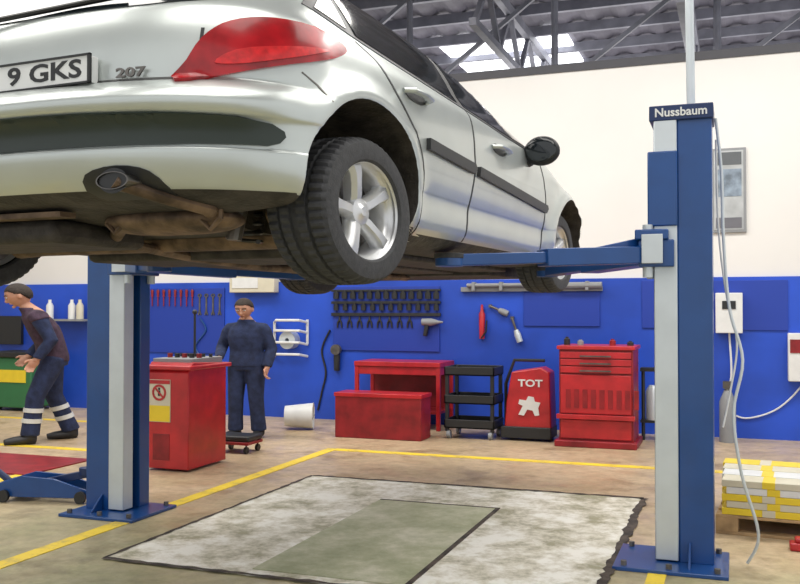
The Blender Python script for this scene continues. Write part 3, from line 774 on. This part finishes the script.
y=10.2;a=W(501,420,y);c=W(551,420,y);x=(a.x+c.x)/2;w=c.x-a.x;h=W(526,361,y).z
t=thing('oil_drainer','red and black wheeled oil service unit with white emblem','service unit',(x,y,0))
b=MB().prism([(-w/2+.03,.1),(w/2-.0,.1),(w/2-.02,h*.86),(w/2-.12,h*.92),(-w/2+.12,h*.86),(-w/2+.06,h*.5)],'y',0,.32);b.obj('body_panel',m_red,t,bevel=.015)
b=MB().box(-w/2,w/2,-.03,.36,.03,.16);b.obj('base_tray',m_black,t,bevel=.01)
b=MB();b.tube([(-w/2+.02,.15,.1),(-w/2+.02,.15,h*.7),(-w/2+.12,.15,h),(w/2-.1,.15,h)],.02,8);b.obj('frame_tube',m_black,t)
e=MB();e.prism([(x_*1.25+.04,z_+h*.44) for x_,z_ in((-.10,-.10),(-.05,-.11),(-.02,-.04),(.03,-.05),(.05,-.11),(.09,-.10),(.08,-.02),(.10,.04),(.05,.05),(.04,.10),(-.01,.11),(-.03,.06),(-.09,.07),(-.10,.02),(-.06,.0))],'y',-.012,-.001);e.obj('emblem',m_white,t)
text('lettering','TOT',.11,m_white,t,Matrix.Translation((.05,-.006,h*.72))@RX,.002,xs=1.25,bold=.003)
for sx in(-1,1):
    MB().cyl((sx*(w/2-.06)-.02,.3,.06),(sx*(w/2-.06)+.02,.3,.06),.06).obj('wheel',m_black,t)
y=10.0;a=W(557,420,y);c=W(635,420,y);x=(a.x+c.x)/2;w=c.x-a.x;h=W(598,347,y).z
t=thing('tool_cabinet','large red steel tool cabinet with drawers and louvres','tool cabinet',(x,y,0))
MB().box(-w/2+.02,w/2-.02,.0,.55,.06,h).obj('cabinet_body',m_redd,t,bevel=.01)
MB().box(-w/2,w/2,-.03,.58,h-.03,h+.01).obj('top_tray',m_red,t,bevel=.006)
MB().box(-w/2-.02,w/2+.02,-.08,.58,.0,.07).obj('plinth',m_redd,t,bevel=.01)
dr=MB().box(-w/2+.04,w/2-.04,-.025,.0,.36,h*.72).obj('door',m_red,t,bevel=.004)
for i in range(3):
    z0=h*.74+i*(h*.22/3)
    d=MB().box(-w/2+.04,w/2-.04,-.025,.0,z0,z0+h*.22/3-.012).obj('drawer',m_red,t,bevel=.003)
    MB().box(-w/2+.25,w/2-.25,-.045,-.025,z0+.015,z0+.03).obj('handle',m_steel,d)
MB().box(-w/2-.0,w/2+.0,-.06,.0,.30,.35).obj('ledge',m_red,t,bevel=.004)
MB().box(-w/2+.04,w/2-.04,-.02,.0,.09,.29).obj('drawer',m_red,t,bevel=.004)
for i in range(9): MB().box(-w/2+.10+i*.09,-w/2+.15+i*.09,-.032,-.024,.42,.62).obj('louvre',m_redd,dr)
for i,(dx,hh,mm) in enumerate(((-.35,.09,m_black),(-.2,.06,m_grey),(.15,.07,m_redd),(.34,.05,m_black))):
    o=MB().lathe([(.0001,0),(.035,0),(.035,hh*.7),(.018,hh*.85),(.018,hh),(.0001,hh)],'z',n=14).obj('spray_can',mm,loc=(x+dx,y+.25,h+.01))
    tag(o,'small can standing on red tool cabinet','can','cans on tool cabinet')
y=10.75;q=W(651,430,y)
t=thing('canister_stand','dark steel stand with white canister beside tool cabinet','stand',(q.x,y,0))
b=MB()
for dx in(-.09,.12): b.tube([(dx,0,0),(dx,0,.8)],.02,8)
b.box(-.12,.15,-.05,.15,.78,.82);b.box(-.12,.15,-.05,.15,.2,.23);b.obj('frame',m_black,t)
MB().lathe([(.0001,.23),(.09,.23),(.09,.55),(.05,.62),(.0001,.62)],'z',(.02,.05,0),n=20).obj('canister',m_galv,t)
g=G(300,429)
t=thing('bucket','white plastic bucket lying on its side on floor','bucket',(g.x,g.y,.165),math.radians(20))
b=MB().lathe([(.0001,-.18),(.125,-.18),(.16,.16),(.165,.17),(.15,.16),(.118,-.165),(.0001,-.165)],'x',n=28);b.obj('shell',m_white,t)
MB().tube([(.165+.05*math.sin(a),.155*math.cos(a),.155*math.sin(a)*.8) for a in np.linspace(PI,2*PI,14)],.006,6).obj('handle',m_grey,t)
g=G(47,500)
t=thing('trolley_jack','blue hydraulic trolley jack standing on floor','floor jack',(g.x,g.y+.05,0),math.radians(14));t.scale=(.86,.8,.95)
b=MB()
for s in(-1,1):
    b.prism([(-.42,.04),(.40,.04),(.42,.10),(.1,.19),(-.2,.21),(-.42,.15)],'y',s*.13-.015,s*.13+.015)
b.box(-.40,-.1,-.12,.12,.10,.16);b.obj('frame',m_blue,t,bevel=.004)
MB().bar((-.05,0,.14),(.36,0,.22),.09,.06).cyl((.36,0,.21),(.36,0,.27),.08,n=16).obj('lifting_arm',m_blued,t,bevel=.004)
for xx in(-.36,.36):
    for s in(-1,1): MB().cyl((xx,s*.15,.05),(xx,s*.19,.05),.05).obj('castor',m_black,t)
MB().tube([(-.38,0,.14),(-.50,.0,.22)],.03,10).obj('handle_socket',m_blued,t)
g=G(20,464);o=MB().box(-.75,.5,-.45,.45,.0,.012).obj('rubber_mat',m_redd,loc=(g.x,g.y,0));tag(o,'dark red flat mat on workshop floor','mat')
g=G(10,411)
t=thing('waste_bin','green waste container with black lid near wall','bin',(g.x,g.y,0))
MB().prism([(-.35,.05),(.35,.05),(.42,.78),(-.42,.78)],'y',0,.55).obj('container',m_green,t,bevel=.02)
MB().box(-.44,.44,-.04,.6,.78,.86).obj('lid',m_black,t,bevel=.015)
MB().box(-.3,.3,-.012,-.0,.42,.6).obj('label_panel',m_yel,t)
for s in(-1,1): MB().cyl((s*.28-.02,.1,.06),(s*.28+.02,.1,.06),.06).obj('wheel',m_black,t)
g=G(239,451)
o=thing('creeper_seat','low black mechanic seat with red edge on floor beside console','seat',(g.x,g.y,0))
MB().box(-.2,.2,-.15,.15,.12,.18).obj('seat',m_black,o,bevel=.02)
MB().box(-.2,.2,-.16,.16,.09,.12).obj('frame',m_redd,o,bevel=.005)
for a in(-.16,.16):
    for c in(-.12,.12): MB().cyl((a-.015,c,.035),(a+.015,c,.035),.035).cyl((a,c,.035),(a,c,.1),.01,n=8).obj('castor',m_black,o)

# ------------------------------------------------------------ WALL ITEMS
YW=11.2695
def wallrect(name,u0,u1,v0,v1,m,th=.03,label='',cat='',bevel=.004,Y=YW):
    a=W(u0,v1,Y);b=W(u1,v0,Y)
    o=MB().box(a.x-(a.x+b.x)/2,b.x-(a.x+b.x)/2,-th,0,-(b.z-a.z)/2,(b.z-a.z)/2).obj(name,m,loc=((a.x+b.x)/2,Y,(a.z+b.z)/2),bevel=bevel)
    if cat: tag(o,label,cat)
    return o
def pegmat():
    m=mat('perforated_blue',(.010,.02,.22),.5)
    nt=m.node_tree;b=nt.nodes['Principled BSDF'];v=nt.nodes.new('ShaderNodeTexVoronoi');v.inputs['Randomness'].default_value=0;v.inputs['Scale'].default_value=22
    tc=nt.nodes.new('ShaderNodeTexCoord');nt.links.new(tc.outputs['Object'],v.inputs['Vector'])
    r=nt.nodes.new('ShaderNodeValToRGB');r.color_ramp.elements[0].position=.22;r.color_ramp.elements[0].color=(.003,.006,.06,1);r.color_ramp.elements[1].position=.3;r.color_ramp.elements[1].color=(.012,.045,.35,1)
    nt.links.new(v.outputs['Distance'],r.inputs['Fac']);nt.links.new(r.outputs['Color'],b.inputs['Base Color']);return m
m_perf=pegmat()
for (u0,u1,v0,v1) in((148,225,288,352),(334,440,286,350),(524,600,292,326),(642,712,280,328),(714,788,280,330)):
    wallrect('pegboard',u0,u1,v0,v1,m_perf,.02,'blue perforated tool board fixed to wall','tool board')
YT=11.2495
def tool_proto(kind,m,m2=None):
    b=MB()
    if kind=='plier':
        b.tube([(0,-.012,.07),(0,-.012,.02),(-.022,-.012,-.02),(-.028,-.012,-.09)],[.006,.014,.012,.010],8);b.tube([(0,-.012,.07),(0,-.012,.02),(.022,-.012,-.02),(.028,-.012,-.09)],[.006,.014,.012,.010],8)
    elif kind=='driver':
        b.cyl((0,-.018,-.12),(0,-.018,.02),.007,n=8);b.lathe([(.0001,.02),(.018,.02),(.014,.05),(.020,.10),(.012,.12),(.0001,.12)],'z',(0,-.018,0),n=12)
    elif kind=='socket':
        b.cyl((0,-.03,-.03),(0,-.03,.035),.028,n=14);b.cyl((0,-.03,.035),(0,-.03,.06),.016,n=10)
    elif kind=='wrench':
        b.box(-.010,.010,-.012,-.0,-.11,.10);b.lathe([(.014,-.014),(.028,-.014),(.028,-.0),(.014,-.0)],'y',(0,0,.12),n=14,closed=True);b.prism([(-.025,-.15),(-.012,-.10),(.012,-.10),(.025,-.15),(.010,-.16),(.008,-.135),(-.008,-.135),(-.010,-.16)],'y',-.014,-.0)
    return b.obj(kind,m)
def row(name,kind,m,u0,u1,v,n,label,group,sz=1.0,Y=YT):
    p=tool_proto(kind,m);p.name=name
    for i in range(n):
        u=u0+(u1-u0)*i/max(1,n-1);q=W(u,v,Y)
        o=p if i==0 else p.copy()
        if i: COL.objects.link(o)
        o.location=q;o.scale=(sz*1.15,1,sz);tag(o,label,name.replace('_',' '),group)
row('impact_socket','socket',m_black,337,437,296,13,'black impact socket on wall rack','black sockets on wall rack',1.25)
row('impact_socket','socket',m_black,337,437,308,12,'black impact socket on wall rack','black sockets on wall rack',1.1)
row('pliers','plier',m_black,340,410,321,8,'black-handled pliers hanging on tool board','pliers on tool board',1.0)
row('wrench','wrench',m_steel,200,220,304,4,'steel wrench hanging on tool board','wrenches on tool board',1.0)
row('screwdriver','driver',m_redd,153,193,298,8,'dark red screwdriver hanging on tool board','screwdrivers on tool board',1.0)
for v in(290,302,314):
    wallrect('tool_rail',332,441,v-1,v+2,m_black,.03,'black steel tool rail on tool board','tool rail',Y=YT)
def drill(u,v,lab,m=m_grey):
    q=W(u,v,11.2);t=thing('power_drill',lab,'drill',tuple(q))
    MB().lathe([(.0001,-.13),(.045,-.12),(.05,0),(.035,.06),(.02,.10),(.012,.16),(.0001,.16)],'x',(0,0,.05),n=16).obj('motor_housing',m,t)
    MB().bar((-.05,0,.03),(-.08,0,-.13),.05,.06).obj('grip',m_black,t,bevel=.01)
drill(431,326,'grey power drill hanging on tool board')
t=thing('wall_rail_rack','long grey wall rail holding pipe bender bars','rail',tuple(W(530,289,11.24)))
w2=(W(604,289,11.2).x-W(462,289,11.2).x)/2
b=MB().box(-w2,w2,-.02,.03,-.03,.03).cyl((-w2*.9,-.05,.05),(w2*.3,-.05,.05),.025,n=10).cyl((w2*.4,-.05,.04),(w2,-.05,.04),.04,n=10)
for k in range(5): b.box(-w2*.8+k*w2*.4-.02,-w2*.8+k*w2*.4+.02,-.08,.03,-.02,.09)
b.obj('rail',m_grey,t,bevel=.003)
q=W(482,322,11.230);t=thing('grease_gun','red grease gun hanging on blue wall','grease gun',tuple(q))
MB().lathe([(.0001,-.22),(.035,-.21),(.04,.10),(.02,.14),(.014,.22),(.0001,.22)],'z',n=16).obj('barrel',m_red,t)
MB().tube([(.0,-.03,-.2),(.06,-.03,-.12),(.07,-.03,.02)],.012,8).obj('lever',m_black,t)
MB().box(-.02,.02,0,.0395,.1,.16).obj('hook',m_steel,t)
for (u0,v0,u1,v1,m,nm,lb) in((490,306,508,314,m_grey,'ratchet','steel ratchet hanging at slant on blue wall'),(512,318,520,342,m_galv,'caulking_gun','silver caulking gun hanging on blue wall')):
    a=W(u0,v0,11.228);c=W(u1,v1,11.228);d=c-a
    o=thing(nm,lb,nm.replace('_',' '),tuple(a))
    MB().tube([(0,0,0),tuple(d*.55)],.016,8).obj('shaft',m_steel,o)
    MB().tube([tuple(d*.5),tuple(d*.7),tuple(d)],[.03,.042,.038],12).obj('head',m,o)
    MB().box(-.02,.02,0,.0415,-.02,.02).obj('hook',m_steel,o)
t=thing('wall_box','beige control box mounted high on blue wall','control box',tuple(W(255,284,11.23)))
MB().box(-.35,.35,-.1,.04,-.12,.13).obj('housing',m_cream,t,bevel=.01);MB().box(-.3,.1,-.108,-.1,-.06,.08).obj('cover',m_white,t)
t=thing('hose_reel','white tubular hose reel bracket on blue wall','hose reel',tuple(W(290,340,11.2)))
b=MB()
for dz in(.24,.10,-.06,-.22):
    b.tube([(-.26,.05,dz),(-.15,-.12,dz+.03),(.2,-.12,dz+.03),(.24,.05,dz)],.018,8)
b.tube([(-.26,.05,-.24),(-.26,.05,.25)],.02,8);b.tube([(.24,.05,-.05),(.24,.05,.28)],.02,8);b.obj('bracket',m_white,t)
b=MB();b.lathe([(.03,.0695),(.12,.0695),(.12,-.09),(.03,-.09)],'y',(0,0,0),n=24,closed=True);b.obj('drum',m_galv,t)
o=hose([W(330,330,11.25),W(322,350,11.255),W(326,372,11.255),W(322,392,11.255),W(318,410,11.255)],.014,m_black,'air_hose')
tag(o,'black air hose hanging down blue wall','hose')
t=thing('angle_grinder','black angle grinder hanging on blue wall','angle grinder',tuple(W(337,360,11.225)))
MB().lathe([(.0001,-.15),(.04,-.14),(.045,.05),(.03,.12),(.0001,.12)],'z',n=16).obj('housing',m_black,t);MB().cyl((0,-.06,.14),(0,.0,.14),.07,n=20).obj('disc_guard',m_steel,t)
t=thing('wall_shelf','narrow grey wall shelf on blue wall','shelf',tuple(W(60,319,11.15)));MB().box(-.55,.55,-.15,.1195,-.03,0).obj('board',m_grey,t)
for i,u in enumerate((50,72,80)):
    q=W(u,318,11.12)
    o=MB().lathe([(.0001,0),(.055,0),(.055,.2),(.025,.25),(.025,.29),(.0001,.29)],'z',n=18).obj('spray_bottle',[m_white,m_white,m_cream][i],loc=(q.x,q.y,W(60,319,11.15).z));tag(o,'white bottle standing on wall shelf','bottle','bottles on wall shelf')
wallrect('wall_monitor',0,24,316,344,m_black,.06,'black framed monitor on blue wall','monitor')
o=hose([W(200,318,11.235),W(206,330,11.235),W(196,345,11.235),W(200,356,11.235)],.012,m_blue,'blue_hose');tag(o,'thin blue hose coiled on tool board','hose')
a=W(712,233,11.29);c=W(747,147,11.29);w=(c.x-a.x)/2;h=(c.z-a.z)/2
t=thing('poster','framed pale printed chart poster on white wall','poster',tuple((a+c)/2))
MB().box(-w,w,-.025,.0095,-h,h).obj('frame',m_grey,t,bevel=.003)
pr_=MB().box(-w+.03,w-.03,-.03,-.02,-h+.03,h-.03).obj('print',mat('poster_print',(.42,.44,.45),.5,0,.15,5),t)
MB().box(-w+.05,w-.05,-.034,-.029,h*.60,h*.90).obj('heading_block',mat('poster_dark',(.10,.11,.12),.5),t)
MB().box(-w+.05,w-.05,-.034,-.029,-h*.15,h*.5).obj('picture_panel',mat('poster_blue_grey',(.20,.25,.31),.5,0,.4,9),t)
MB().box(-w+.05,w-.05,-.034,-.029,-h*.9,-h*.65).obj('lower_block',mat('poster_dark2',(.14,.14,.16),.5),t)
t=thing('wall_cabinet','white electrical distribution box on blue wall','electrical box',tuple(W(729,313,11.22)))
a=W(716,333,11.2);c=W(743,293,11.2);w=(c.x-a.x)/2;h=(c.z-a.z)/2
MB().box(-w,w,-.12,.0295,-h,h).obj('enclosure',m_white,t,bevel=.008);MB().box(-w*.5,w*.5,-.13,-.12,h*.2,h*.6).obj('display',m_black,t)
hose([(0,-.02,-h),(.02,-.03,-h-.5),(-.06,-.03,-h-.8),(.02,-.03,-h-1.0)],.012,m_white,'cable',t)
t=thing('wall_phone','white and red box on blue wall','wall box',tuple(W(797,357,11.22)))
MB().box(-.1,.1,-.1,.0495,-.27,.27).obj('housing',m_white,t,bevel=.01);MB().box(-.08,.08,-.11,-.1,.05,.2).obj('front_panel',m_redd,t)
o=hose([W(728,412,11.25),W(745,418,11.25),W(770,412,11.25),W(790,398,11.25),W(812,372,11.25)],.010,m_white,'cable');tag(o,'thin white cable looping along blue wall','cable')
t=thing('canister','grey gas canister standing behind lift post','canister',(W(727,430,10.9).x,10.9,0))
MB().lathe([(.0001,0),(.09,0),(.09,.45),(.05,.55),(.03,.6),(.0001,.6)],'z',n=20).obj('tank',m_grey,t)
MB().box(-.05,.05,-.05,.05,.6,.68).obj('valve',m_chrome,t)

t=thing('pallet','wooden pallet standing on floor behind lift post','pallet',(-.13,6.45,0),math.radians(-4))
b=MB()
for i in range(6): b.box(0,1.7,.02+i*.2,.15+i*.2,.11,.13)
for i in range(3): b.box(0,1.7,.02+i*.5,.12+i*.5,0,.02)
b.obj('deck_boards',m_wood,t,bevel=.003)
for i in range(3):
    for j in range(3): MB().box(.0+j*.78,.14+j*.78,.02+i*.5,.12+i*.5,.02,.11).obj('block',m_wood,t,bevel=.003)
for r in range(5):
    for q in range(4):
        z0=.1315+r*.046;y0=6.47+q*.24
        mm=[m_yel,m_cream,m_yel,m_white][(r+q*2)%4] if r!=4 else [m_cream,m_white,m_cream,m_yel][q]
        ln=1.15+.12*((r*3+q)%3)
        o=MB().box(0,ln,0,.22,0,.044).box(.25,.33,-.002,.222,-.0005,.0445,1).box(.75,.83,-.002,.222,-.0005,.0445,1).obj('boxed_stock',[mm,m_yel if mm!=m_yel else m_cream],loc=(-.09+.03*(r%2),y0,z0),bevel=.003,rot=math.radians(-4))
        tag(o,'long flat yellow and white carton stacked on pallet','carton','cartons stacked on pallet')
o=MB().box(-.09,.09,-.05,.05,0,.05).box(-.06,.06,-.04,.04,.05,.08).obj('wheel_chock',m_red,loc=(.40,6.2,0),bevel=.01);tag(o,'small red plastic block on floor beside pallet','wheel chock')
print('done')
